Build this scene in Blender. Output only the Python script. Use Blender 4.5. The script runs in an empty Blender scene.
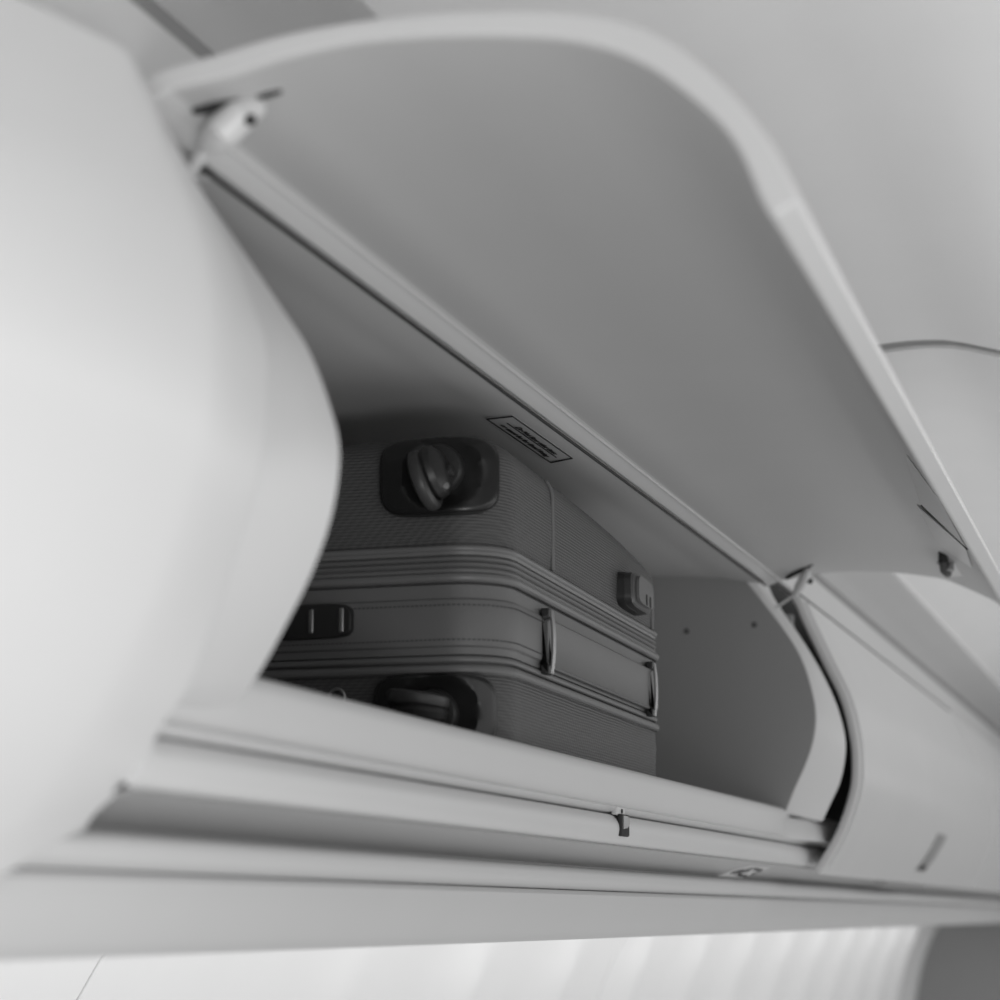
import bpy, math, random
from mathutils import Vector, Matrix
random.seed(4)
sc = bpy.context.scene
C = bpy.context.collection
OZ = 1.55            # eye height above the cabin floor; cross-sections below are written relative to it
PI = math.pi

# ------------------------------------------------------------------ materials
def mat(name, g, rough=.45, metal=0.0, spec=.5, bump=None, coat=0.0):
    m = bpy.data.materials.new(name); m.use_nodes = True
    nt = m.node_tree; b = nt.nodes['Principled BSDF']
    b.inputs['Base Color'].default_value = (g, g, g, 1)
    b.inputs['Roughness'].default_value = rough
    b.inputs['Metallic'].default_value = metal
    b.inputs['Specular IOR Level'].default_value = spec
    b.inputs['Coat Weight'].default_value = coat
    tc = nt.nodes.new('ShaderNodeTexCoord')
    n = nt.nodes.new('ShaderNodeTexNoise'); n.inputs['Scale'].default_value = 6; n.inputs['Detail'].default_value = 4
    nt.links.new(tc.outputs['Object'], n.inputs['Vector'])
    mr = nt.nodes.new('ShaderNodeMapRange')
    mr.inputs['To Min'].default_value = g*.97; mr.inputs['To Max'].default_value = min(1, g*1.03)
    nt.links.new(n.outputs['Fac'], mr.inputs['Value'])
    nt.links.new(mr.outputs['Result'], b.inputs['Base Color'])
    if bump:
        n2 = nt.nodes.new('ShaderNodeTexNoise'); n2.inputs['Scale'].default_value = bump[0]; n2.inputs['Detail'].default_value = 3
        nt.links.new(tc.outputs['Object'], n2.inputs['Vector'])
        bp = nt.nodes.new('ShaderNodeBump'); bp.inputs['Strength'].default_value = bump[1]; bp.inputs['Distance'].default_value = .001
        nt.links.new(n2.outputs['Fac'], bp.inputs['Height']); nt.links.new(bp.outputs['Normal'], b.inputs['Normal'])
    return m

def ribbed(name, g):
    m = mat(name, g, .55)
    nt = m.node_tree; b = nt.nodes['Principled BSDF']
    tc = nt.nodes.new('ShaderNodeTexCoord')
    w = nt.nodes.new('ShaderNodeTexWave'); w.bands_direction = 'Z'; w.inputs['Scale'].default_value = 104
    w.inputs['Distortion'].default_value = 1.6; w.inputs['Detail'].default_value = 0; w.inputs['Detail Scale'].default_value = .12
    nt.links.new(tc.outputs['Object'], w.inputs['Vector'])
    w2 = nt.nodes.new('ShaderNodeTexWave'); w2.bands_direction = 'DIAGONAL'; w2.inputs['Scale'].default_value = 70
    nt.links.new(tc.outputs['Object'], w2.inputs['Vector'])
    ad = nt.nodes.new('ShaderNodeMath'); ad.operation = 'MULTIPLY_ADD'; ad.inputs[1].default_value = .45
    nt.links.new(w2.outputs['Fac'], ad.inputs[0]); nt.links.new(w.outputs['Fac'], ad.inputs[2])
    mr = nt.nodes.new('ShaderNodeMapRange'); mr.inputs['From Max'].default_value = 1.45
    mr.inputs['To Min'].default_value = g*.72; mr.inputs['To Max'].default_value = g*1.3
    nt.links.new(ad.outputs[0], mr.inputs['Value']); nt.links.new(mr.outputs['Result'], b.inputs['Base Color'])
    bp = nt.nodes.new('ShaderNodeBump'); bp.inputs['Strength'].default_value = .5; bp.inputs['Distance'].default_value = .0012
    nt.links.new(ad.outputs[0], bp.inputs['Height']); nt.links.new(bp.outputs['Normal'], b.inputs['Normal'])
    return m

WHITE = mat('white_plastic', .62, .42, bump=(90, .05))
DOORW = mat('door_white', .62, .34, bump=(90, .04))
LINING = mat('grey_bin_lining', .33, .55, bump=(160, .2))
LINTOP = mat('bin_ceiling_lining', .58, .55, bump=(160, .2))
LIDIN = mat('lid_inner_shade', .50, .45, bump=(120, .1))  # darker tone for the lid's underside, its shade put into the colour
CEIL = mat('ceiling_white', .82, .6)
COVE = mat('cove_grey', .68, .6)
RAILM = mat('satin_metal', .50, .28, metal=.85)
HGREY = mat('handle_grey', .27, .45)
GAPG = mat('gap_grey', .28, .7)  # grey put into gaps as shade; the far bracket shares it
VALM = mat('valance_white', .60, .45)
WALLM = mat('sidewall_white', .74, .5)
FLOORM = mat('carpet_grey', .25, .9, bump=(300, .5))
DARKG = mat('dark_gap', .02, .8)  # near-black shade for gaps, recesses and closed-bin interiors; striker plate shares it
BLACK = mat('black_plastic', .012, .28)
BLACK2 = mat('soft_black_plastic', .02, .42)
FAB = ribbed('ribbed_fabric', .074)
LEA = mat('grey_leatherette', .128, .5, bump=(700, .25))
WHEELM = mat('wheel_grey', .045, .4)
PIP = mat('grey_piping', .145, .42)
GUS = mat('zipper_tape', .10, .6)
STI = mat('stitch_thread', .06, .7)
CHROME = mat('chrome', .75, .15, metal=1)
STEEL = mat('brushed_steel', .35, .35, metal=.9)
INK = mat('black_ink', .012, .6)
STICK = mat('sticker_white', .62, .5)
DIVM = mat('divider_grey', .32, .7)
HINGE = mat('hinge_white', .64, .35)

# ------------------------------------------------------------------ builders
def obj(name, vf, m, parent=None, local=False, smooth=True, bevel=0, seg=3, angle=35):
    verts, faces = vf[0], vf[1]
    if not local:
        off = Vector((0, 0, OZ))
        if parent is not None:
            p = parent; wl = Vector((0, 0, 0))
            while p: wl += p.location; p = p.parent
            off = off - wl
        verts = [Vector(v) + off for v in verts]
    if local:      # the soft upper half of the suitcase sags a little towards its far end
        verts = [Vector(v) for v in verts]
        for v in verts:
            if v.z > .184: u = min(1, max(0, v.x/.67)); v.z -= (v.z-.184)*(.10*u+.20*u**5)
    me = bpy.data.meshes.new(name); me.from_pydata([tuple(v) for v in verts], [], faces)
    ms = m if isinstance(m, (list, tuple)) else [m]
    for q in ms: me.materials.append(q)
    if len(vf) > 2:
        for p, k in zip(me.polygons, vf[2]): p.material_index = k
    me.validate()
    import bmesh
    bm = bmesh.new(); bm.from_mesh(me); bmesh.ops.recalc_face_normals(bm, faces=bm.faces)
    bm.to_mesh(me); bm.free()
    if smooth:
        for p in me.polygons: p.use_smooth = True
        me.set_sharp_from_angle(angle=math.radians(angle))
    o = bpy.data.objects.new(name, me); C.objects.link(o)
    if parent is not None: o.parent = parent
    if bevel:
        b = o.modifiers.new('Bevel', 'BEVEL'); b.width = bevel; b.segments = seg; b.limit_method = 'ANGLE'; b.angle_limit = math.radians(32)
        b.harden_normals = False
    return o

def tag(o, label, cat, group=None):
    o['label'] = label; o['category'] = cat
    if group: o['group'] = group
    return o
def struct(name, *a, **k):
    o = obj(name, *a, **k); o['kind'] = 'structure'; return o
def thing(name, label, cat, loc, rz=0, group=None):
    o = bpy.data.objects.new(name, None); C.objects.link(o); o.empty_display_size = .05
    o.location = (loc[0], loc[1], loc[2]+OZ); o.rotation_euler = (0, 0, rz)
    return tag(o, label, cat, group)

def catmull(pts, n):
    pts = [tuple(p) for p in pts]
    P = [tuple(2*a-b for a, b in zip(pts[0], pts[1]))] + pts + [tuple(2*a-b for a, b in zip(pts[-1], pts[-2]))]
    dense = []
    for i in range(1, len(P)-2):
        for k in range(16):
            t = k/16
            dense.append(tuple(.5*((2*b)+(-a+c)*t+(2*a-5*b+4*c-d)*t*t+(-a+3*b-3*c+d)*t**3)
                         for a, b, c, d in zip(P[i-1], P[i], P[i+1], P[i+2])))
    dense.append(pts[-1])
    return resample(dense, n)
def resample(p, n):
    L = [0]
    for a, b in zip(p, p[1:]): L.append(L[-1]+math.dist(a, b))
    out = []; j = 0
    for i in range(n):
        t = L[-1]*i/(n-1)
        while j < len(L)-2 and L[j+1] < t: j += 1
        d = L[j+1]-L[j]; f = 0 if d < 1e-12 else (t-L[j])/d
        out.append(tuple(a+(b-a)*f for a, b in zip(p[j], p[j+1])))
    return out
def offset2(p, d):
    out = []
    for i in range(len(p)):
        a = p[max(0, i-1)]; b = p[min(len(p)-1, i+1)]
        t = (b[0]-a[0], b[1]-a[1]); l = math.hypot(*t)
        out.append((p[i][0]-t[1]/l*d, p[i][1]+t[0]/l*d))
    return out

def loft(secs, closed=True, caps=True):
    n = len(secs[0]); V = [v for s in secs for v in s]; F = []
    for k in range(len(secs)-1):
        for i in range(n if closed else n-1):
            j = (i+1) % n
            F.append((k*n+i, k*n+j, (k+1)*n+j, (k+1)*n+i))
    if caps and closed:
        F.append(tuple(range(n))); F.append(tuple((len(secs)-1)*n+i for i in range(n)))
    return V, F
def shell(near, far, x0, x1, th, nseg=10, n=40):
    """curved sheet of thickness th between two YZ profiles; th>0 to the left of travel"""
    a = catmull(near, n); b = catmull(far, n)
    ao = offset2(a, th); bo = offset2(b, th)
    secs = []
    for k in range(nseg+1):
        f = k/nseg; x = x0+(x1-x0)*f
        mix = lambda p, q: [(x, u[0]+(w[0]-u[0])*f, u[1]+(w[1]-u[1])*f) for u, w in zip(p, q)]
        secs.append(mix(a, b)+mix(ao, bo)[::-1])
    return loft(secs)
def extrude(prof, x0, x1, nseg=1):
    return loft([[(x0+(x1-x0)*k/nseg, y, z) for y, z in prof] for k in range(nseg+1)])
def box(x0, x1, y0, y1, z0, z1):
    V = [(x, y, z) for x in (x0, x1) for y in (y0, y1) for z in (z0, z1)]
    return V, [(0,1,3,2),(4,6,7,5),(0,4,5,1),(2,3,7,6),(0,2,6,4),(1,5,7,3)]
def obox(c, ax, half):
    """box with centre c, axes ax (3 unit vectors), half sizes"""
    V = []
    for i in (-1, 1):
        for j in (-1, 1):
            for k in (-1, 1):
                V.append(Vector(c)+i*half[0]*ax[0]+j*half[1]*ax[1]+k*half[2]*ax[2])
    return V, box(0,1,0,1,0,1)[1]
def frame(axis):
    a = Vector(axis).normalized(); u = a.orthogonal().normalized(); return a, u, a.cross(u)
def lathe(c, axis, prof, n=32, cap=True):
    a, u, w = frame(axis); c = Vector(c); V = []; F = []
    for (r, h) in prof:
        for i in range(n):
            t = 2*PI*i/n; V.append(c+a*h+(u*math.cos(t)+w*math.sin(t))*r)
    m = len(prof)
    for k in range(m-1):
        for i in range(n):
            j = (i+1) % n; F.append((k*n+i, k*n+j, (k+1)*n+j, (k+1)*n+i))
    if cap: F.append(tuple(range(n))); F.append(tuple((m-1)*n+i for i in range(n)))
    return V, F
def tube(path, r, n=10, closed=False):
    V = []; F = []; m = len(path); path = [Vector(p) for p in path]; up = None
    for k, p in enumerate(path):
        t = (path[(k+1) % m] - path[k-1]) if closed else (path[min(m-1, k+1)]-path[max(0, k-1)])
        t.normalize()
        up = t.orthogonal().normalized() if up is None else (up - t*up.dot(t)).normalized()
        w = t.cross(up); rr = r[k] if isinstance(r, (list, tuple)) else r
        for i in range(n):
            a = 2*PI*i/n; V.append(p+(up*math.cos(a)+w*math.sin(a))*rr)
    for k in range(m if closed else m-1):
        k2 = (k+1) % m
        for i in range(n):
            j = (i+1) % n; F.append((k*n+i, k*n+j, k2*n+j, k2*n+i))
    if not closed: F.append(tuple(range(n))); F.append(tuple((m-1)*n+i for i in range(n)))
    return V, F
def join(*parts):
    V = []; F = []; M = []
    for k, p in enumerate(parts):
        o = len(V); V += [Vector(v) for v in p[0]]; F += [tuple(i+o for i in f) for f in p[1]]
        M += list(p[2]) if len(p) > 2 else [0]*len(p[1])
    return V, F, M
def matidx(p, k): return p[0], p[1], [k]*len(p[1])

# ------------------------------------------------------------------ profiles (Y outboard, Z up) shared by all bins
X0, X1 = .97, 1.06          # near closed door ends / open door begins
X2, X3 = 3.00, 3.06         # open door ends / far closed door begins
X4 = 5.03
DOOR = [(.553,.470),(.530,.425),(.502,.360),(.487,.303),(.483,.240),(.489,.185),(.506,.137),(.540,.070)]
RAILX0, RAILX1 = .2, 8.9

# near closed bin ------------------------------------------------------------
def door_shell(x0, x1, prof=DOOR, th=.022, n=44):
    p = catmull(prof, n); q = offset2(p, th)   # door runs top to bottom: left of travel is inboard; flip
    q = offset2(p, th)
    if sum(a[0] for a in q) < sum(a[0] for a in p): q = offset2(p, -th)
    loop = p+q[::-1]
    return loft([[(x, y, z) for y, z in loop] for x in (x0, x1)])

near = thing('overhead_bin', 'closed white overhead bin at left, nearest to the viewer and blurred', 'overhead bin', (.5, .75, .1))
NEARD = [(.541,.472),(.515,.414),(.492,.360),(.480,.303),(.482,.249),(.496,.197),(.514,.150),(.541,.100),(.565,.066),(.583,.043),(.590,.024),(.594,.006)]
def near_door():
    p = catmull(NEARD, 60); e = catmull(NEARE, 60); secs = []
    
    def sw(x, z, y):      # the lower end of the lid sweeps back
        k = max(0, .048-z)/.043*.118; return x-k*min(1, max(0, (x-.6)/.445))
    for x, d in ((.15,.052),(.60,.052),(.68,.048),(.74,.040),(.80,.0295),(.85,.0200),(.89,.0125),(.93,.0060),(.955,.0016),(.963,.0006),(X0,0)):
        a = offset2(p, -d)
        if sum(v[0] for v in a) < sum(v[0] for v in p): a = offset2(p, d)
        a = [(u[0]*(1-f)+v[0]*f, u[1]*(1-f)+v[1]*f) for u, v in zip(p, a) for f in [min(1, max(0, (u[1]-.02)/.09))]]
        q = offset2(a, -.02)
        if sum(v[0] for v in q) < sum(v[0] for v in a): q = offset2(a, .02)
        secs.append([(sw(x, z, y), y, z) for y, z in a+q[::-1]])
    qe = offset2(e, -.016)
    if sum(v[0] for v in qe) < sum(v[0] for v in e): qe = offset2(e, .016)
    q = offset2(p, -.02)
    if sum(v[0] for v in q) < sum(v[0] for v in p): q = offset2(p, .02)
    for f in (.3, .65, 1.0):
        g = f*f*.5+f*.5
        secs.append([(sw(X0+(1.045-X0)*f, u[1]*(1-g)+w[1]*g, 0), u[0]*(1-g)+w[0]*g, u[1]*(1-g)+w[1]*g) for u, w in zip(p+q[::-1], e+qe[::-1])])
    return loft(secs)
NEARE = [(.574,.488),(.565,.472),(.537,.424),(.514,.3835),(.496,.343),(.4845,.312),(.484,.266),(.490,.2325),(.500,.200),(.5235,.1305),(.546,.0983),(.5480,.086),(.562,.0714),(.5895,.048),(.590,.0285),(.594,.0130),(.596,.003)]
RIM_S = [(.619,.534),(.596,.497),(.566,.446),(.541,.410),(.524,.385),(.504,.356),(.485,.327),(.471,.293),(.464,.264),(.468,.228),(.480,.194),(.498,.160),(.513,.135),(.525,.118)]
def rimloft():
    n = 60; s = catmull([(y*1.0636, z*1.0636) for y, z in RIM_S[:-1]]+[(.555,.133),(.561,.124)], n); e = catmull([(y+.0185, z) for y, z in NEARE[:9]]+[(.5375,.1305),(.557,.116)], n)
    rows = [[(1.047, y+.35, z) for y, z in e], [(1.047, y, z) for y, z in e],
            [(1.125, a[0]*.30+b[0]*.70-.001, a[1]*.30+b[1]*.70) for a, b in zip(e, s)],
            [(1.17, y, z) for y, z in s], [(1.175, y+.02, z) for y, z in s], [(1.175, y+.33, z) for y, z in s]]
    return loft([[r[i] for r in rows] for i in range(n)])
obj('door', near_door(), DOORW, near, bevel=.004)
obj('bin_body', extrude([(.60,.462),(.56,.40),(.53,.33),(.53,.22),(.56,.13),(.62,.07),(1.05,.10),(1.05,.47)], .15, X0-.02), WHITE, near)

# open bin -------------------------------------------------------------------
bin_ = thing('overhead_bin', 'open overhead bin with its lid swung up and a grey suitcase inside', 'overhead bin', (2.05, .8, .13))
XI0, XI1 = 1.18, 2.97
FLZ = .138
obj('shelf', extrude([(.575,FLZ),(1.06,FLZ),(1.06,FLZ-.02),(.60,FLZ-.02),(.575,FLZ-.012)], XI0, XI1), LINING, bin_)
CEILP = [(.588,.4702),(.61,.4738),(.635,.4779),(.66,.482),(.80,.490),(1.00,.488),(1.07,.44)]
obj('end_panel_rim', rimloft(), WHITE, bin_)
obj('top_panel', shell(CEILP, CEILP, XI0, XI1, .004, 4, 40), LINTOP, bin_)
obj('lid_crack', tube([(XI0-.03,.5868,.4704),(XI1+.02,.5868,.4704)], .0016, 8), INK, bin_)  # dark tube drawn for the shade in the hinge crack
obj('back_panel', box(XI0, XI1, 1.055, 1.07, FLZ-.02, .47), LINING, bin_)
# end panels of the open compartment
PIN = [(.622,.490),(.590,.447),(.557,.401),(.536,.365),(.523,.328),(.515,.283),(.519,.245),(.531,.210),(.548,.175),(.563,.140)]
POUT = [(.592,.478),(.582,.455),(.548,.402),(.518,.349),(.497,.300),(.486,.254),(.487,.220),(.495,.187),(.508,.160),(.522,.132)]
def rim(x_in, x_out, flip):
    a = catmull(PIN, 48); b = catmull(POUT, 48)
    xm = x_in*.55+x_out*.45
    rows = [[(x_in, y+.40, z) for y, z in a], [(x_in, y, z) for y, z in a],
            [(x_in*.85+x_out*.15, y*.9+q[0]*.1-.004, z) for (y, z), q in zip(a, b)],
            [(x_in*.25+x_out*.75, y*.3+q[0]*.7-.004, z*.3+q[1]*.7) for (y, z), q in zip(a, b)],
            [(x_out, y, z) for y, z in b], [(x_out, y+.40, z) for y, z in b]]
    return loft([[r[i] for r in rows] for i in range(48)])
obj('end_panel_rim', rim(XI1, 3.035, 1), WHITE, bin_)
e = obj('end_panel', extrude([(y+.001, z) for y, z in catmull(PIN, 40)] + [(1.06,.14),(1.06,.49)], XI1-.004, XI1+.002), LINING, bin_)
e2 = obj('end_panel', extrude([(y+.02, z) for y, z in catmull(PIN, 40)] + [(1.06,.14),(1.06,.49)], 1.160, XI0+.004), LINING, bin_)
obj('screw_cap', lathe((XI1-.004, .70, .405), (-1, 0, 0), [(.004, 0), (.004, .001), (.003, .0015)], 14), GUS, bin_)
obj('screw_cap', lathe((XI1-.004, .60, .410), (-1, 0, 0), [(.004, 0), (.004, .001), (.003, .0015)], 14), GUS, bin_)
# sill with rolled lip
SILL = [(.600,.1475),(.575,.1500),(.566,.1480),(.562,.1440),(.560,.136),(.5595,.118),(.558,.1075),(.553,.1065),(.5515,.1045),
        (.5560,.1005),(.566,.0990),(.60,.099),(.62,.12)]
s_ = obj('sill', extrude(SILL, 1.035, 3.6, 1), WHITE, bin_, bevel=.0)
LATR = [(.566,.0985),(.558,.0975),(.5525,.0930),(.5495,.0870),(.5495,.0800),(.552,.0735),(.5570,.0690),(.564,.0675),(.58,.068),(.60,.08),(.60,.0985)]
obj('latch_rail', extrude(catmull(LATR+[LATR[0]], 60)[:-1], 1.035, 3.6), WHITE, bin_)
obj('sill_end_cap', loft([[(x, y, .104), (x, y+.004, .126), (x, y+.012, .1345), (x, .60, .140), (x, .60, .104)] for x, y in ((2.90,.5600),(2.96,.5500),(3.02,.5300),(3.06,.5260),(3.20,.5260))]), WHITE, bin_)
# striker on the latch rail
st = obj('striker_plate', join(obox((2.04,.5495,.0872),(Vector((1,0,0)),Vector((0,1,0)),Vector((0,0,1))),(.016,.0025,.0108))), DARKG, bin_, bevel=.002)
obj('latch_tongue', loft([[(2.028,.5455,.0965),(2.028,.5455,.0835),(2.028,.549,.0835),(2.028,.549,.0965)],
                          [(2.042,.5452,.0962),(2.042,.5452,.0850),(2.042,.549,.0835),(2.042,.549,.0965)],
                          [(2.050,.5452,.0945),(2.050,.5452,.0890),(2.050,.549,.0835),(2.050,.549,.0965)]]), STEEL, st, smooth=False)
obj('mounting_tab', join(obox((2.036,.5535,.1015),(Vector((1,0,0)),Vector((0,1,0)),Vector((0,0,1))),(.014,.0035,.0045))), WHITE, st, bevel=.002)
obj('screw', lathe((2.036,.5500,.1010),(0,-1,0),[(.0022,0),(.0022,.001),(.001,.0012)],14), INK, st)

# placard on the bin ceiling: plane z = .4705 + (y-.59)*.164
def on_ceiling(x, y, d=0.0): return (x, y, .4705+(y-.590)*.164-.0004-d)
pl0 = [(1.905,.647),(1.879,.612),(2.079,.611),(2.118,.647)]
def quad_ceiling(p, d): return [on_ceiling(x, y, d) for x, y in p]
plac = obj('placard', loft([quad_ceiling(pl0, .0001), quad_ceiling(pl0, -.002)]), LINTOP, bin_, smooth=False)
def stroke(p, q, w, d=.0014):
    v = Vector((q[0]-p[0], q[1]-p[1])); v.normalize(); nrm = Vector((-v.y, v.x))*w/2
    c = [(p[0]+nrm.x, p[1]+nrm.y), (q[0]+nrm.x, q[1]+nrm.y), (q[0]-nrm.x, q[1]-nrm.y), (p[0]-nrm.x, p[1]-nrm.y)]
    return loft([quad_ceiling(c, d), quad_ceiling(c, d-.001)])
ol = [stroke(pl0[i], pl0[(i+1) % 4], .0013) for i in range(4)]
ol.append(stroke((1.917,.6298),(2.083,.6298),.0009))
obj('outline', join(*ol), INK, plac, smooth=False)
def text_mesh(s, size):
    cu = bpy.data.curves.new('writing', 'FONT'); cu.body = s; cu.size = size; cu.extrude = .0003; cu.offset = size*.02
    to = bpy.data.objects.new('writing', cu); C.objects.link(to)
    bpy.context.view_layer.update()
    me = bpy.data.meshes.new_from_object(to.evaluated_get(bpy.context.evaluated_depsgraph_get()))
    V = [v.co.copy() for v in me.vertices]; F = [tuple(p.vertices) for p in me.polygons]
    bpy.data.objects.remove(to); bpy.data.curves.remove(cu); bpy.data.meshes.remove(me)
    return V, F
def writing(s, x0, x1, ybase, h, up, place, shear=0):
    V, F = text_mesh(s, 1.0)
    w = max(v.x for v in V); sx = (x1-x0)/w
    return [Vector(place(x0+v.x*sx+shear*v.y*h, ybase+up*v.y*h, .0014 + (0.0004 if v.z > 0 else 0))) for v in V], F
obj('writing', join(writing('Do Not Stow other items', 1.929, 2.061, .6262, .0092, -1, on_ceiling),
                    writing('or must be for fixed fitting', 1.925, 2.080, .6408, .0092, -1, on_ceiling)), INK, plac, smooth=False)

# lid ------------------------------------------------------------------------
LID_N = [(.585,.4715),(.576,.4752),(.5685,.4790),(.5630,.4815),(.5555,.4830),(.525,.4857),(.489,.4925),(.444,.4963),(.401,.4943),(.353,.4886),(.308,.4790),(.271,.4616),(.238,.4327),(.219,.4076),(.206,.3749),(.1995,.3633)]
LID_F = [(.585,.4705),(.576,.4735),(.5685,.4770),(.5620,.4780),(.5545,.4785),(.524,.4830),(.492,.4860),(.455,.4855),(.422,.4830),(.388,.4790),(.355,.4730),(.330,.4670),(.300,.4530),(.277,.4410),(.262,.4320),(.249,.4200)]
OUT_N = [(.585,.484),(.572,.4965),(.53,.503),(.490,.5090),(.444,.5110),(.401,.5100),(.364,.5070),(.308,.498),(.265,.481),(.229,.449),(.1995,.4086),(.184,.373)]
OUT_F = [(.585,.482),(.570,.4935),(.524,.4990),(.485,.5010),(.440,.5005),(.401,.498),(.360,.4925),(.330,.4860),(.295,.4740),(.264,.458),(.245,.4440),(.233,.4320)]
def lid_mesh():
    n = 64; a = catmull(LID_N, n); b = catmull(LID_F, n); c = catmull(OUT_N, n); d = catmull(OUT_F, n)
    secs = []
    for k in range(17):
        f = k/16; x = X1+(X2-X1)*f
        mx = lambda p, q: [(x, u[0]+(w[0]-u[0])*f, u[1]+(w[1]-u[1])*f) for u, w in zip(p, q)]
        secs.append(mx(a, b)+mx(c, d)[::-1])
    V, F = loft(secs); m2 = 2*n
    return V, F, [1 if (max(f) - min(f) <= m2+1 and all(3 < (q % m2) < n for q in f)) else 0 for f in F]
lid = obj('lid', lid_mesh(), [DOORW, LIDIN], bin_, bevel=.0035)
obj('hinge_bead', tube([(X1+.01,.5660,.4803),(2.0,.5660,.4790),(X2-.01,.5660,.4776)], .0018), WHITE, lid)

def lid_pt(x, t):
    f = (x-X1)/(X2-X1); a = catmull(LID_N, 101); b = catmull(LID_F, 101); i = int(t*100)
    return Vector((x, a[i][0]*(1-f)+b[i][0]*f, a[i][1]*(1-f)+b[i][1]*f))
obj('hinge_recess', tube([(1.090,.560,.4808),(1.091,.545,.4832),(1.093,.530,.4853)], [.002,.0050,.0045], 12), DARKG, lid)
obj('hinge_slot', tube([(1.094,.519,.4868),(1.095,.512,.4880),(1.096,.504,.4892)], [.0018,.0026,.0015], 10), DARKG, lid)
arm = obj('hinge_arm', tube([(1.102,.522,.486),(1.095,.530,.477),(1.096,.540,.470),(1.104,.552,.467),(1.112,.563,.466)], [.007,.0105,.0115,.0095,.005], 16), HINGE, lid)
obj('rod', tube([(1.110,.560,.466),(1.1215,.577,.4545)], .0042, 10), HINGE, arm)
obj('pivot_pin', lathe((1.098,.528,.474),(-.7,-.6,-.3),[(.0035,0),(.0035,.0125),(.002,.0135)],12), INK, arm)
obj('mounting_bracket', obox((1.128,.590,.452),(Vector((1,0,0)),Vector((0,1,0)),Vector((0,0,1))),(.008,.010,.010)), STEEL, bin_, bevel=.002)
# far hinge: flatter, seen side-on
obj('hinge_recess', tube([(2.965,.552,.4752),(2.94,.528,.4822),(2.915,.504,.4858)], [.002,.0042,.0015], 12), DARKG, lid)
arm2 = obj('hinge_arm', tube([(2.925,.512,.482),(2.95,.523,.472),(2.965,.533,.462),(2.972,.541,.453)], [.004,.0075,.0075,.004], 14), HINGE, lid)
obj('rod', tube([(2.970,.540,.453),(3.008,.585,.434)], .0020, 10), HINGE, arm2)
obj('pivot_pin', lathe((2.955,.522,.470),(-.4,-.8,-.3),[(.004,0),(.004,.010),(.002,.012)],12), BLACK2, arm2)
obj('mounting_bracket', obox((3.047,.566,.424),(Vector((1,0,0)),Vector((0,1,0)),Vector((0,0,1))),(.006,.008,.010)), GAPG, bin_, bevel=.002)

# latch housing under the free edge of the lid
def dn(p, d): return (p[0], p[1]-d*.5, p[2]-d)
hq = [(1.92,.2430,.4195),(2.295,.2770,.4455),(2.368,.2385,.4080),(2.0,.2250,.3925)]
hs = obj('latch_housing', loft([[dn(p, .0035) for p in hq], [dn(p, -.004) for p in hq]]), DOORW, lid, bevel=.0012)
obj('housing_seam', tube([dn((2.305,.2765,.4447), .0010), dn((2.345,.2540,.4245), .0010), dn((2.385,.2375,.4066), .0010)], .0016, 8), INK, hs)
hp2 = [(2.325,.2830,.4465),(2.60,.2960,.4525),(2.66,.2600,.4290),(2.41,.2420,.4120)]
ls = obj('latch_plate', loft([[dn(p, .0020) for p in hp2], [dn(p, -.003) for p in hp2]]), HINGE, lid, bevel=.0008)
AX3 = (Vector((1,0,0)),Vector((0,1,0)),Vector((0,0,1)))
obj('latch_base', obox((2.790,.3010,.4500),AX3,(.050,.0115,.0035)), HINGE, ls, bevel=.002)
obj('latch_hook', tube([(2.70,.2995,.458),(2.70,.2990,.446),(2.715,.2985,.436),(2.735,.2980,.4345)],[.0055,.0065,.0070,.0055],12), BLACK2, ls)
obj('latch_bolt', obox((2.712,.2920,.4390),AX3,(.006,.0045,.0055)), STEEL, ls, bevel=.0015)

# far closed bin ----------------------------------------------------------------
far = thing('overhead_bin', 'closed white overhead bin at right, beyond the open one', 'overhead bin', (4.05, .75, .1))
FARI = [(.562,.466),(.551,.432),(.522,.365),(.496,.307),(.4845,.255),(.482,.219),(.486,.178),(.5035,.128),(.522,.094),(.542,.064)]
def shift_in(p, d):
    q = offset2(p, d)
    return q if sum(v[0] for v in q) < sum(v[0] for v in p) else offset2(p, -d)
FARD = shift_in(catmull(FARI, 30), .0135)
FARD[0] = (FARD[0][0]+.004, FARD[0][1]-.002)
fd = obj('door', door_shell(X3, X4, FARD, .0135), DOORW, far, bevel=.004)
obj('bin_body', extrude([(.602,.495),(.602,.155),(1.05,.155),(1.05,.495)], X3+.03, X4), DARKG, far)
obj('edge_bead', tube([(X3+.012, y-.0015, z) for y, z in FARD[1:-1]], .003, 8), DOORW, fd)
def door_y(z, prof=FARD):
    p = catmull(prof, 200); return min(p, key=lambda q: abs(q[1]-z))[0]
obj('door_crack', tube([(X3+.03,.5560,.4690),(X4-.02,.5560,.4690)], .0026, 8), DARKG, far)  # dark tube standing for the shaded gap above the door
obj('gap_filler', box(3.037, 3.088, .622, 1.06, .14, .515), DARKG, far)  # added dark block, hides the bright background behind the rim gap
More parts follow.
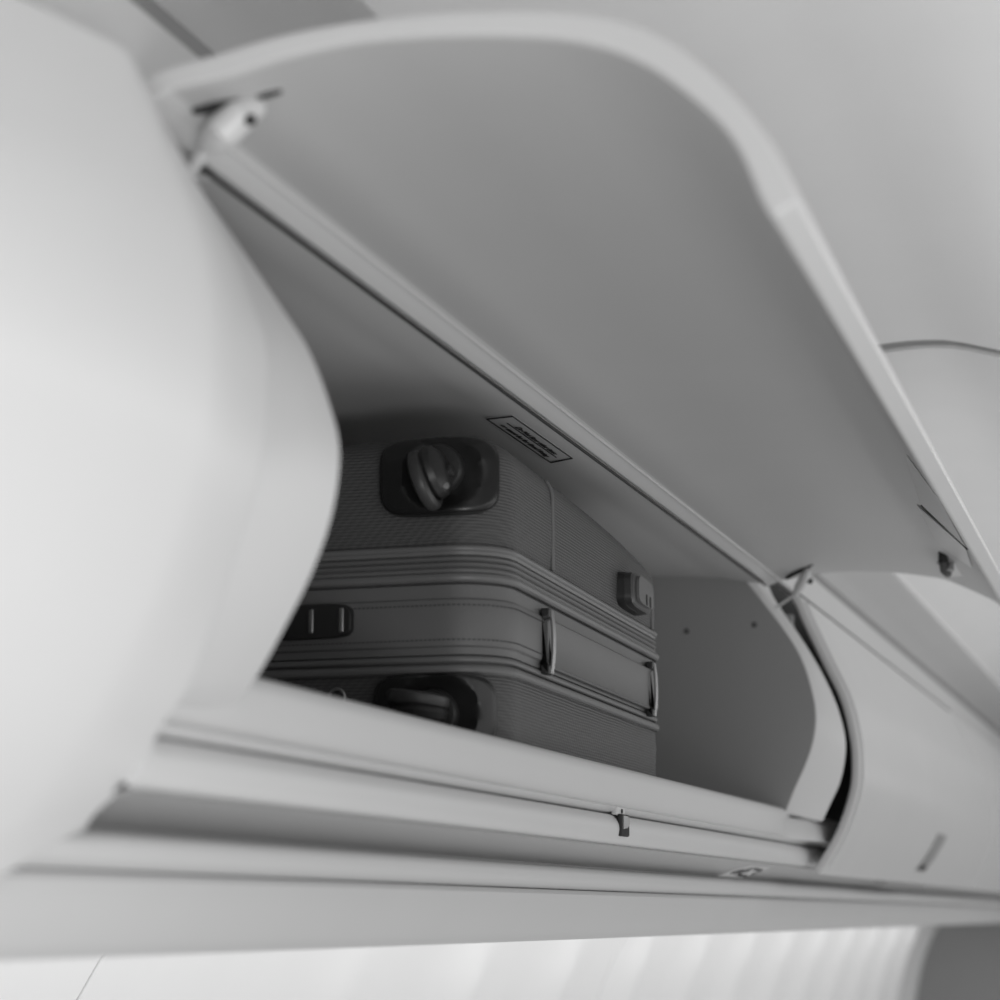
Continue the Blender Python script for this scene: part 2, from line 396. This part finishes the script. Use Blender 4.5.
# handle slot following the curve
hp = []
for k in range(9):
    z = .150-.070*k/8; hp.append((4.12-.09*k/8, door_y(z), z))
def strip(path, w, d0, d1):
    secs = []
    for (x, y, z) in path:
        secs.append([(x-w, y-d1, z), (x+w, y-d1, z), (x+w, y-d0, z), (x-w, y-d0, z)])
    return loft(secs)
hd = obj('handle', strip(hp, .060, -.002, .0030), HGREY, fd, bevel=.001)
obj('handle_release', strip([(4.03, door_y(z)-.0035, z) for z in (.090,.086,.082)], .035, -.002, .002), BLACK2, hd)
obj('door_stop', box(3.80, 4.30, .545, .565, .050, .060), RAILM, far)
obj('catch_plate', box(4.02, 4.72, .5385, .560, .0635, .0725), STEEL, far, bevel=.001)

# another closed bin further on
f2 = thing('overhead_bin', 'closed overhead bin at the right edge, furthest from the viewer', 'overhead bin', (6.1, .75, .1))
obj('door', door_shell(X4+.03, 8.9, FARD, .0135), DOORW, f2, bevel=.004)
obj('bin_body', extrude([(.60,.462),(.60,.155),(1.05,.155),(1.05,.462)], X4+.04, 8.9), DARKG, f2)

# ------------------------------------------------------------------ long trims: rail, valance, fairing
# satin strip recessed under the latch rail
struct('trim_1', extrude([(.556,.0665),(.572,.0650),(.6030,.0490),(.612,.0490),(.66,.06),(.66,.08),(.57,.08)], 1.035, RAILX1), RAILM)
struct('trim_2', extrude(catmull([(.622,.0470),(.606,.0470),(.5985,.0455),(.5950,.0410),(.5955,.0350),(.600,.0300),(.609,.0265),(.62,.0262),(.66,.04),(.64,.047),(.622,.0470)], 60)[:-1], .93, RAILX1), VALM)
struct('trim_3', extrude(catmull([(.66,.0250),(.622,.0250),(.611,.0240),(.6075,.0180),(.610,.0060),(.617,-.0080),(.626,-.0190),(.635,-.0235),(.650,-.0250),(.80,-.02),(.80,.02),(.66,.0250)], 80)[:-1], RAILX0, RAILX1), VALM)
struct('gap_shade_strip', extrude([(.6040,.0466),(.6042,.0494),(.66,.060),(.66,.046)], 1.03, RAILX1), GAPG)  # grey strip stands for the shaded gap below the satin strip
struct('trim_7', extrude([(.64,-.019),(.98,.048),(.98,.066),(.64,.0)], .2, RAILX1), VALM)
# fairing above the lids, recessed groove, cove and ceiling
struct('trim_4', extrude([(.598,.503),(.600,.519),(.612,.567),(.640,.580),(.66,.52),(.64,.50)], .2, 8.9), WHITE, bevel=.004)
struct('trim_5', extrude([(.640,.56),(.655,.59),(.672,.645),(.70,.66),(.70,.55)], .2, 8.9), GAPG)  # shadow between fairing and cove put into its grey colour
covep = [(.672,.630),(.640,.648),(.600,.661),(.560,.668)]
struct('ceiling_cove', shell(covep, covep, .2, 8.9, -.01, 2, 20), COVE)

CP = [(.560,.668),(.50,.700),(.42,.735),(.34,.755),(.25,.765),(0,.77),(-.35,.76),(-.60,.72)]
def panel(x0, x1, P, th=.012):
    return shell(P, P, x0, x1, -th, 3, 50)
struct('ceiling', panel(.0, 1.30, CP), CEIL, bevel=.002)
MPU = [(y, z+.002) for y, z in [(.560,.668),(.52,.690),(.470,.715),(.42,.731),(.363,.7365),(.324,.7375),(.279,.7335),(.216,.715),(.15,.698),(.0,.69),(-.3,.69),(-.6,.66)]]
struct('ceiling.001', shell(CP, MPU, 1.304, 2.700, -.012, 6, 50), CEIL, bevel=.002)
MPS = [(y, z+.013) for y, z in MPU]
struct('ceiling_gap_shade', shell(MPS, MPS, 2.68, 2.80, -.004, 1, 50), GAPG)  # grey strip painted as the shade at the step between ceiling panels
MP = [(.560,.668),(.52,.690),(.470,.715),(.42,.731),(.363,.7365),(.324,.7375),(.279,.7335),(.216,.715),(.15,.698),(.0,.69),(-.3,.69),(-.6,.66)]
for k, (a, b) in enumerate(((2.772, 4.35), (4.354, 6.2), (6.204, 9.0))):
    struct('ceiling.00%d' % (k+2), panel(a, b, [(y, z+.010) for y, z in MP], .02), CEIL)

# sidewall below the bins, divider, floor
WP = [(.98,.06),(1.06,-.02),(1.12,-.12),(1.17,-.28),(1.20,-.5),(1.20,-.9),(1.12,-1.55)]
def wall(a, b):
    p = catmull(WP, 36); n = max(8, int((b-a)/.035)); secs = []
    for k in range(n+1):
        x = a+(b-a)*k/n; ph = (x-2.1)/.51
        r = (.5+.5*math.cos(2*PI*ph))**3
        amp = .030*r*min(1, max(0, (x-2.2)/.8))
        secs.append([(x, y-amp*min(1, max(0, (-.02-z)/.06)), z) for y, z in p]+[(x, y+.03, z) for y, z in p[::-1]])
    return loft(secs)
for k, (a, b) in enumerate(((.2, 1.95), (1.955, 4.0), (4.004, 9.0))):
    struct('wall_left' + ('' if k == 0 else '.00%d' % k), wall(a, b), WALLM, bevel=.002)
struct('wall_front', box(9.0, 9.05, -1.3, 1.25, -1.55, .72), DIVM, smooth=False)

# seat row label on the satin strip
lbx = 2.80
def on_strip(x, t, d=0.0):       # t: 0 outboard/lower edge .. 1 inboard/upper edge of the strip
    a = Vector((x,.6030,.0490)); b = Vector((x,.5720,.0650)); p = a.lerp(b, t)
    n = Vector((0,-.46,-.89)); return tuple(p+n*(d+.0006))
lab = obj('row_label', loft([[on_strip(2.70,.03),on_strip(2.85,.03),on_strip(2.90,.97),on_strip(2.77,.97)],
                             [on_strip(2.70,.03,-.001),on_strip(2.85,.03,-.001),on_strip(2.90,.97,-.001),on_strip(2.77,.97,-.001)]]), STICK, smooth=False)
tag(lab, 'small white seat row sticker with black marks on the metal strip', 'label')
def sst(p, q, w):
    (x0, t0), (x1, t1) = p, q
    dx = x1-x0; dt = (t1-t0)*.03; l = math.hypot(dx, dt); nx = -dt/l*w/2; ntt = dx/l*w/2/.03
    c = [(x0+nx, t0+ntt), (x1+nx, t1+ntt), (x1-nx, t1-ntt), (x0-nx, t0-ntt)]
    return loft([[on_strip(x, t, .0006) for x, t in c], [on_strip(x, t, 0) for x, t in c]])
marks = [((2.752,.36),(2.80,.80)), ((2.775,.30),(2.815,.62)), ((2.735,.35),(2.765,.62)), ((2.80,.22),(2.852,.22)), ((2.815,.78),(2.878,.72)), ((2.878,.72),(2.858,.40)), ((2.782,.42),(2.80,.26))]
mk = obj('writing', join(*[sst(p, q, .0045) for p, q in marks]), INK, lab, local=False, smooth=False)

# ------------------------------------------------------------------ suitcase
TH = math.radians(1.7)
SB = FLZ+.0005
case = thing('suitcase', 'dark grey soft-sided wheeled suitcase lying flat inside the open bin', 'suitcase', (1.742, .580, SB), TH)
L_, W_, T_, R_ = .672, .37, .2905, .05
ARC = PI*R_/2; SX = L_-2*R_; SY = W_-2*R_; PER = 2*SX+2*SY+4*ARC
def lp(s, off=0.0):
    """point on the rounded outline; s=0 at the middle of the near inboard corner, + along the long side"""
    s = s % PER; h = ARC/2
    def arc(cx, cy, a0, ds):
        a = a0+ds/R_; return cx+math.cos(a)*(R_+off), cy+math.sin(a)*(R_+off)
    if s < h: return arc(R_, R_, 1.25*PI, s)
    s -= h
    if s < SX: return R_+s, -off
    s -= SX
    if s < ARC: return arc(L_-R_, R_, 1.5*PI, s)
    s -= ARC
    if s < SY: return L_+off, R_+s
    s -= SY
    if s < ARC: return arc(L_-R_, W_-R_, 0, s)
    s -= ARC
    if s < SX: return L_-R_-s, W_+off
    s -= SX
    if s < ARC: return arc(R_, W_-R_, .5*PI, s)
    s -= ARC
    if s < SY: return -off, W_-R_-s
    s -= SY
    return arc(R_, R_, PI, s)
def lnorm(s):
    a = Vector(lp(s, 0)); b = Vector(lp(s, .01)); n = (b-a).normalized(); return Vector((n.x, n.y, 0))
NS = 220
def around(rows, cap0=False, cap1=False, closed=False):
    V = []; F = []
    for z, off in rows:
        for i in range(NS):
            x, y = lp(PER*i/NS, off); V.append((x, y, z))
    m = len(rows)
    for k in range(m if closed else m-1):
        k2 = (k+1) % m
        for i in range(NS):
            j = (i+1) % NS; F.append((k*NS+i, k*NS+j, k2*NS+j, k2*NS+i))
    if cap0: F.append(tuple(range(NS)))
    if cap1: F.append(tuple((m-1)*NS+i for i in range(NS)))
    return V, F
def roundz(zc, off0, r, top, n=8):
    out = []
    for k in range(n+1):
        a = .5*PI*k/n
        out.append((zc+(r*math.sin(a) if top else -r*math.sin(a)), off0-r+r*math.cos(a)))
    return out
def ringp(z, off, rz, ro=None, n=10):
    ro = ro or rz
    return [(z+rz*math.sin(2*PI*k/n), off+ro*math.cos(2*PI*k/n)) for k in range(n)]
RT = .030
def body_off(z):
    if z > T_-RT: d = z-(T_-RT); return -RT+math.sqrt(max(0, RT*RT-d*d))
    if z < .012: d = .012-z; return -.012+math.sqrt(max(0, .012**2-d*d))
    return 0
low = [(0, -.03)]+roundz(.012, 0, .012, False)[::-1]+[(.03,.0),(.05,.001),(.070,0),(.076,-.003)]
obj('lower_shell', around(low, cap0=True, cap1=True), FAB, case, local=True)
up = [(.184,-.003),(.190,.0),(.22,.0015),(.25,.001),(T_-RT,0)]+roundz(T_-RT, 0, RT, True)[1:]+[(T_+.001,-.04)]
obj('upper_shell', around(up, cap0=True, cap1=True), FAB, case, local=True)
obj('middle_shell', around([(.074,-.002),(.186,-.002)], cap0=True, cap1=True), GUS, case, local=True)
for z, off, rz in ((.0745,.001,.0042),(.0835,.0,.0030),(.1565,.002,.0042),(.1830,.001,.0030)):
    obj('piping', around(ringp(z, off, rz), closed=True), PIP, case, local=True)
# leather belt with stitch rows
belt = [(.0865,-.003),(.088,.0005),(.094,.001),(.0955,.0035),(.098,.0042),(.134,.0042),(.1365,.0035),(.138,.001),(.150,.001),(.153,-.003)]
pb = around(belt)
st_ = []
for z in (.1005, .1315):
    k = 0; s = -.36
    while s < .12:
        a = lp(s, .0046); b = lp(s+.0026, .0046); n = lnorm(s)
        t = Vector((b[0]-a[0], b[1]-a[1], 0)).normalized()
        c = Vector(((a[0]+b[0])/2, (a[1]+b[1])/2, z))
        st_.append(matidx(obox(c, (t, n, Vector((0, 0, 1))), (.0013, .0004, .0005)), 1)); s += .0042
obj('belt', join(pb, *st_), [LEA, STI], case, local=True)
# zipper gusset: stacked ridges
gus = [(.160,-.001),(.1612,.0012),(.1635,.0022),(.1655,.0008),(.1662,-.0010),(.1668,.0008),(.1690,.0026),(.1708,.0008),(.1714,-.0012),(.1720,.0008),(.1742,.0026),(.1760,.0008),(.1766,-.001),(.1772,.0010),(.1805,.0015),(.1825,-.002)]
obj('zipper', around(gus), PIP, case, local=True)
# vertical seams in the upper shell
for s in (.155, .592):
    path = []
    for k in range(13):
        z = .188+((T_-.012 if s < .3 else .232)-.188)*k/12; x, y = lp(s+ARC/2-.03, body_off(z)+.001); path.append((x, y, z))
    obj('seam_piping', tube(path, .0022, 8), PIP, case, local=True)

# side handle strap with end clips
def spatch(s0, s1, z0, z1, fn, n=5, nr=16, nt=72, body=True):
    V = []; F = []; cs = (s0+s1)/2; cz = (z0+z1)/2; hs_ = (s1-s0)/2; hz = (z1-z0)/2
    def P(rho, t):
        c, s = math.cos(t), math.sin(t); k = (abs(c)**n+abs(s)**n)**(-1/n)
        u, v = rho*k*c, rho*k*s; ss = cs+u*hs_; z = cz+v*hz
        o = fn(rho, u*hs_, v*hz)+(body_off(z) if body else 0); x, y = lp(ss, o); return (x, y, z)
    rh = [0]+[k/nr for k in range(1, nr-3)]+[.86,.90,.94,.965,.985,1.0]
    V.append(P(0, 0))
    for r in rh[1:]:
        for i in range(nt): V.append(P(r, 2*PI*i/nt))
    for i in range(nt): F.append((0, 1+i, 1+(i+1) % nt))
    for k in range(len(rh)-2):
        for i in range(nt):
            j = (i+1) % nt; F.append((1+k*nt+i, 1+k*nt+j, 1+(k+1)*nt+j, 1+(k+1)*nt+i))
    return V, F
SO = ARC/2-R_            # arc coordinate of local x on the long side: s = x + SO
def sx(x): return x+SO
def grid_strip(s0, s1, zz, n=60):
    V = []; F = []
    m = len(zz)
    for i in range(n+1):
        s = s0+(s1-s0)*i/n
        for z, o in zz:
            x, y = lp(s, o); V.append((x, y, z))
    for i in range(n):
        for k in range(m):
            k2 = (k+1) % m; F.append((i*m+k, i*m+k2, (i+1)*m+k2, (i+1)*m+k))
    F.append(tuple(range(m))); F.append(tuple(n*m+k for k in range(m)))
    return V, F
sh = obj('side_handle', grid_strip(sx(.136), sx(.578), [(.0905,.003),(.0905,.0065),(.0920,.0080),(.0945,.0065),(.1325,.0065),(.135,.0080),(.1365,.0065),(.1365,.003)]), LEA, case, local=True)
for xc in (.1360, .5790):
    s = sx(xc); n = lnorm(s); x, y = lp(s, 0); t = Vector((-n.y, n.x, 0)); zc = .1135
    c = Vector((x, y, 0)); Zv = Vector((0, 0, 1))
    prof = [(-.031,.0025),(-.031,.0110),(-.023,.0110),(-.021,.0040),(.021,.0040),(.023,.0110),(.031,.0110),(.031,.0025)]
    feet = loft([[c+n*o+t*q+Zv*(zc+v) for v, o in prof] for q in (-.0105, .0065)])
    f = obj('handle_clip', feet, BLACK2, case, local=True, bevel=.0012)
    bar = []
    for k in range(13):
        v = -1+2*k/12; o = .0115+.0025*(1-v*v)
        bar.append([c+n*(o-.003)-t*.0035+Zv*(zc+v*.0305), c+n*(o)-t*.0035+Zv*(zc+v*.0305), c+n*(o)+t*.0042+Zv*(zc+v*.0305), c+n*(o-.003)+t*.0042+Zv*(zc+v*.0305)])
    obj('clip_bar', loft(bar), STEEL, f, local=True, bevel=.0008)

# side foot near the far end
s0, s1 = sx(.440), sx(.545)
ft = obj('side_foot', spatch(s0, s1, .192, .236, lambda r, u, v: -.004 if r > .985 else (.009 if r > .94 else .016 if r > .86 else .017)), BLACK2, case, local=True)
obj('foot_cover', spatch(s0+.026, s1-.006, .2000, .234, lambda r, u, v: .012 if r > .985 else .020), LEA, ft, local=True)
for q in (.060, .078):
    obj('slot', spatch(s0+q, s0+q+.006, .2010, .2150, lambda r, u, v: .012 if r > .985 else .0207, nt=24, nr=8), INK, ft, local=True)

# wheels: black cup, swivel boss, fork and twin wheel
def caster(sc_, zc, phi, hz, s0=None, s1=None, z0=None, z1=None):
    def bowl(r, u, v):
        if r > .985: return -.004
        e = .010 if r > .95 else .0125 if r > .9 else .0135
        d = math.hypot((u-.004)/.034, (v)/.034)
        if d < 1: e -= .0115*(1-d*d)**.7
        return e
    ho = obj('wheel_housing', spatch(s0, s1, z0, z1, bowl, n=4.5), BLACK, case, local=True)
    s = sc_; n = lnorm(s); x, y = lp(s, 0); c = Vector((x, y, zc)); t = Vector((-n.y, n.x, 0)); Zv = Vector((0, 0, 1))
    ca = obj('caster_fork', join(lathe(c, n, [(.023,-.002),(.023,.010),(.021,.013),(.012,.0145),(.0,.0145)], 36, cap=False)), BLACK2, ho, local=True)
    # swivel trail direction inside the face plane
    d = (t*math.cos(phi)+Zv*math.sin(phi)); ax = n.cross(d)
    wc = c+n*.024+d*.010
    arm = [c+n*.012, c+n*.020-d*.004, c+n*.029+d*.002, wc+n*.004]
    obj('fork_arm', join(tube(arm, [.012,.0125,.010,.006], 14), lathe(wc-ax*.0165, ax, [(.004,0),(.0055,.001),(.0055,.032),(.004,.033)], 16)), BLACK2, ca, local=True)
    wcc = wc-ax*.0110
    wh = obj('wheel', lathe(wcc, ax, [(.0215,.0062),(.0240,.0066),(.0275,.0040),(.0285,.0),(.0275,-.0040),(.0240,-.0060),(.004,-.0060),(.004,-.0035),(.0185,-.0035),(.0205,.0010),(.0215,.0062)], 44, cap=False), WHEELM, ca, local=True)
    obj('wheel_hub', lathe(wcc, ax, [(.0,-.0030),(.0120,-.0030),(.0110,.0030),(.0070,.0055),(.0,.0060)], 30, cap=False), BLACK2, wh, local=True)
    obj('fork_hood', lathe(wcc+ax*.0100-d*.004, ax, [(.0,-.004),(.0230,-.004),(.0250,.0),(.0235,.0055),(.0180,.0100),(.0090,.0130),(.0,.0135)], 40, cap=False), BLACK2, ca, local=True)
    obj('axle_bolt', lathe(wcc+ax*.0165+d*.014+n*.006, ax+n, [(.0034,-.004),(.0034,.0040),(.001,.0046)], 16), STEEL, ca, local=True)
caster(-.044, .254, math.radians(-72), 0, s0=-.100, s1=.006, z0=.2120, z1=.2890)
caster(-.048, .034, math.radians(172), 0, s0=-.104, s1=.004, z0=.002, z1=.0705)
for zc, ph in ((.256, 80), (.040, 60)):
    sb = -(SY+ARC)+.062
    caster(sb, zc, math.radians(ph), 0, s0=sb-.066, s1=sb+.056, z0=zc-.0405 if zc > .1 else .004, z1=zc+.0365 if zc > .1 else .0705)

# buckle strip on the end face
s_b = -.126
gr = obj('end_grip', spatch(-.215, s_b+.002, .1050, .1365, lambda r, u, v: .002 if r > .985 else .010 if r < .95 else .008), BLACK2, case, local=True)
for q in (-.134, -.163):
    x, y = lp(q, .0105); n = lnorm(q); t = Vector((-n.y, n.x, 0))
    obj('metal_edge', join(obox((x, y, .1208), (t, n, Vector((0, 0, 1))), (.0022, .0015, .0110))), STEEL, gr, local=True, bevel=.001)
# little ring pull beside the lower wheel
x, y = lp(-.139, .006)
obj('ring_pull', tube([(x, y+.0075*math.cos(a), .052+.0075*math.sin(a)) for a in [2*PI*k/24 for k in range(24)]], .0014, 8, closed=True), STEEL, case, local=True)

# ------------------------------------------------------------------ camera
Fpx = 2100.0; VX, VY = 1212, 915
def nrm(v): return Vector(v).normalized()
Xc = nrm((VX-500, -(VY-500), -Fpx)); Zc = Vector((1, 0, 0)).cross(Xc).normalized()
if Zc.y < 0: Zc = -Zc
Yc = Zc.cross(Xc)
M = Matrix((Xc, Yc, Zc))           # rows: world axes in camera space -> camera-to-world
cam = bpy.data.objects.new('camera', bpy.data.cameras.new('camera')); C.objects.link(cam)
cam.matrix_world = Matrix.Translation((0, 0, OZ)) @ M.to_4x4()
cam.data.sensor_width = 36; cam.data.lens = 36*Fpx/1000; cam.data.clip_start = .02
cam.data.dof.use_dof = True; cam.data.dof.focus_distance = 2.15; cam.data.dof.aperture_fstop = 4.8
cam.data.dof.aperture_blades = 0
sc.camera = cam

# ------------------------------------------------------------------ light
w = bpy.data.worlds.new('World'); sc.world = w; w.use_nodes = True
bg = w.node_tree.nodes['Background']; bg.inputs['Color'].default_value = (1, 1, 1, 1); bg.inputs['Strength'].default_value = .58
def area(name, loc, target, sx_, sy_, power):
    l = bpy.data.lights.new(name, 'AREA'); l.shape = 'RECTANGLE'; l.size = sx_; l.size_y = sy_; l.energy = power
    o = bpy.data.objects.new(name, l); C.objects.link(o); o.location = Vector(loc)+Vector((0, 0, OZ))
    o.rotation_euler = (Vector(target)-Vector(loc)).to_track_quat('-Z', 'Y').to_euler(); return o
# added fill light low beside the camera, no fixture; brightens the near door
fill = area('door_fill', (.08, -.12, -.34), (.72, .50, .12), .45, .30, 1.7)
fill.data.spread = math.radians(75)
# wash light tucked under the bins, lighting the sidewall
area('sidewall_wash', (4.3, .86, -.03), (4.3, 1.15, -.2), 8.0, .04, 7.5)

# added unseen fill light below the ceiling, there to brighten it
area('ceiling_fill', (3.2, -.35, .30), (3.2, -.05, .78), 6.0, .08, 7)

sc.view_settings.view_transform = 'Standard'; sc.view_settings.look = 'None'
sc.view_settings.gamma = 1; sc.view_settings.exposure = 0; sc.view_settings.use_curve_mapping = False
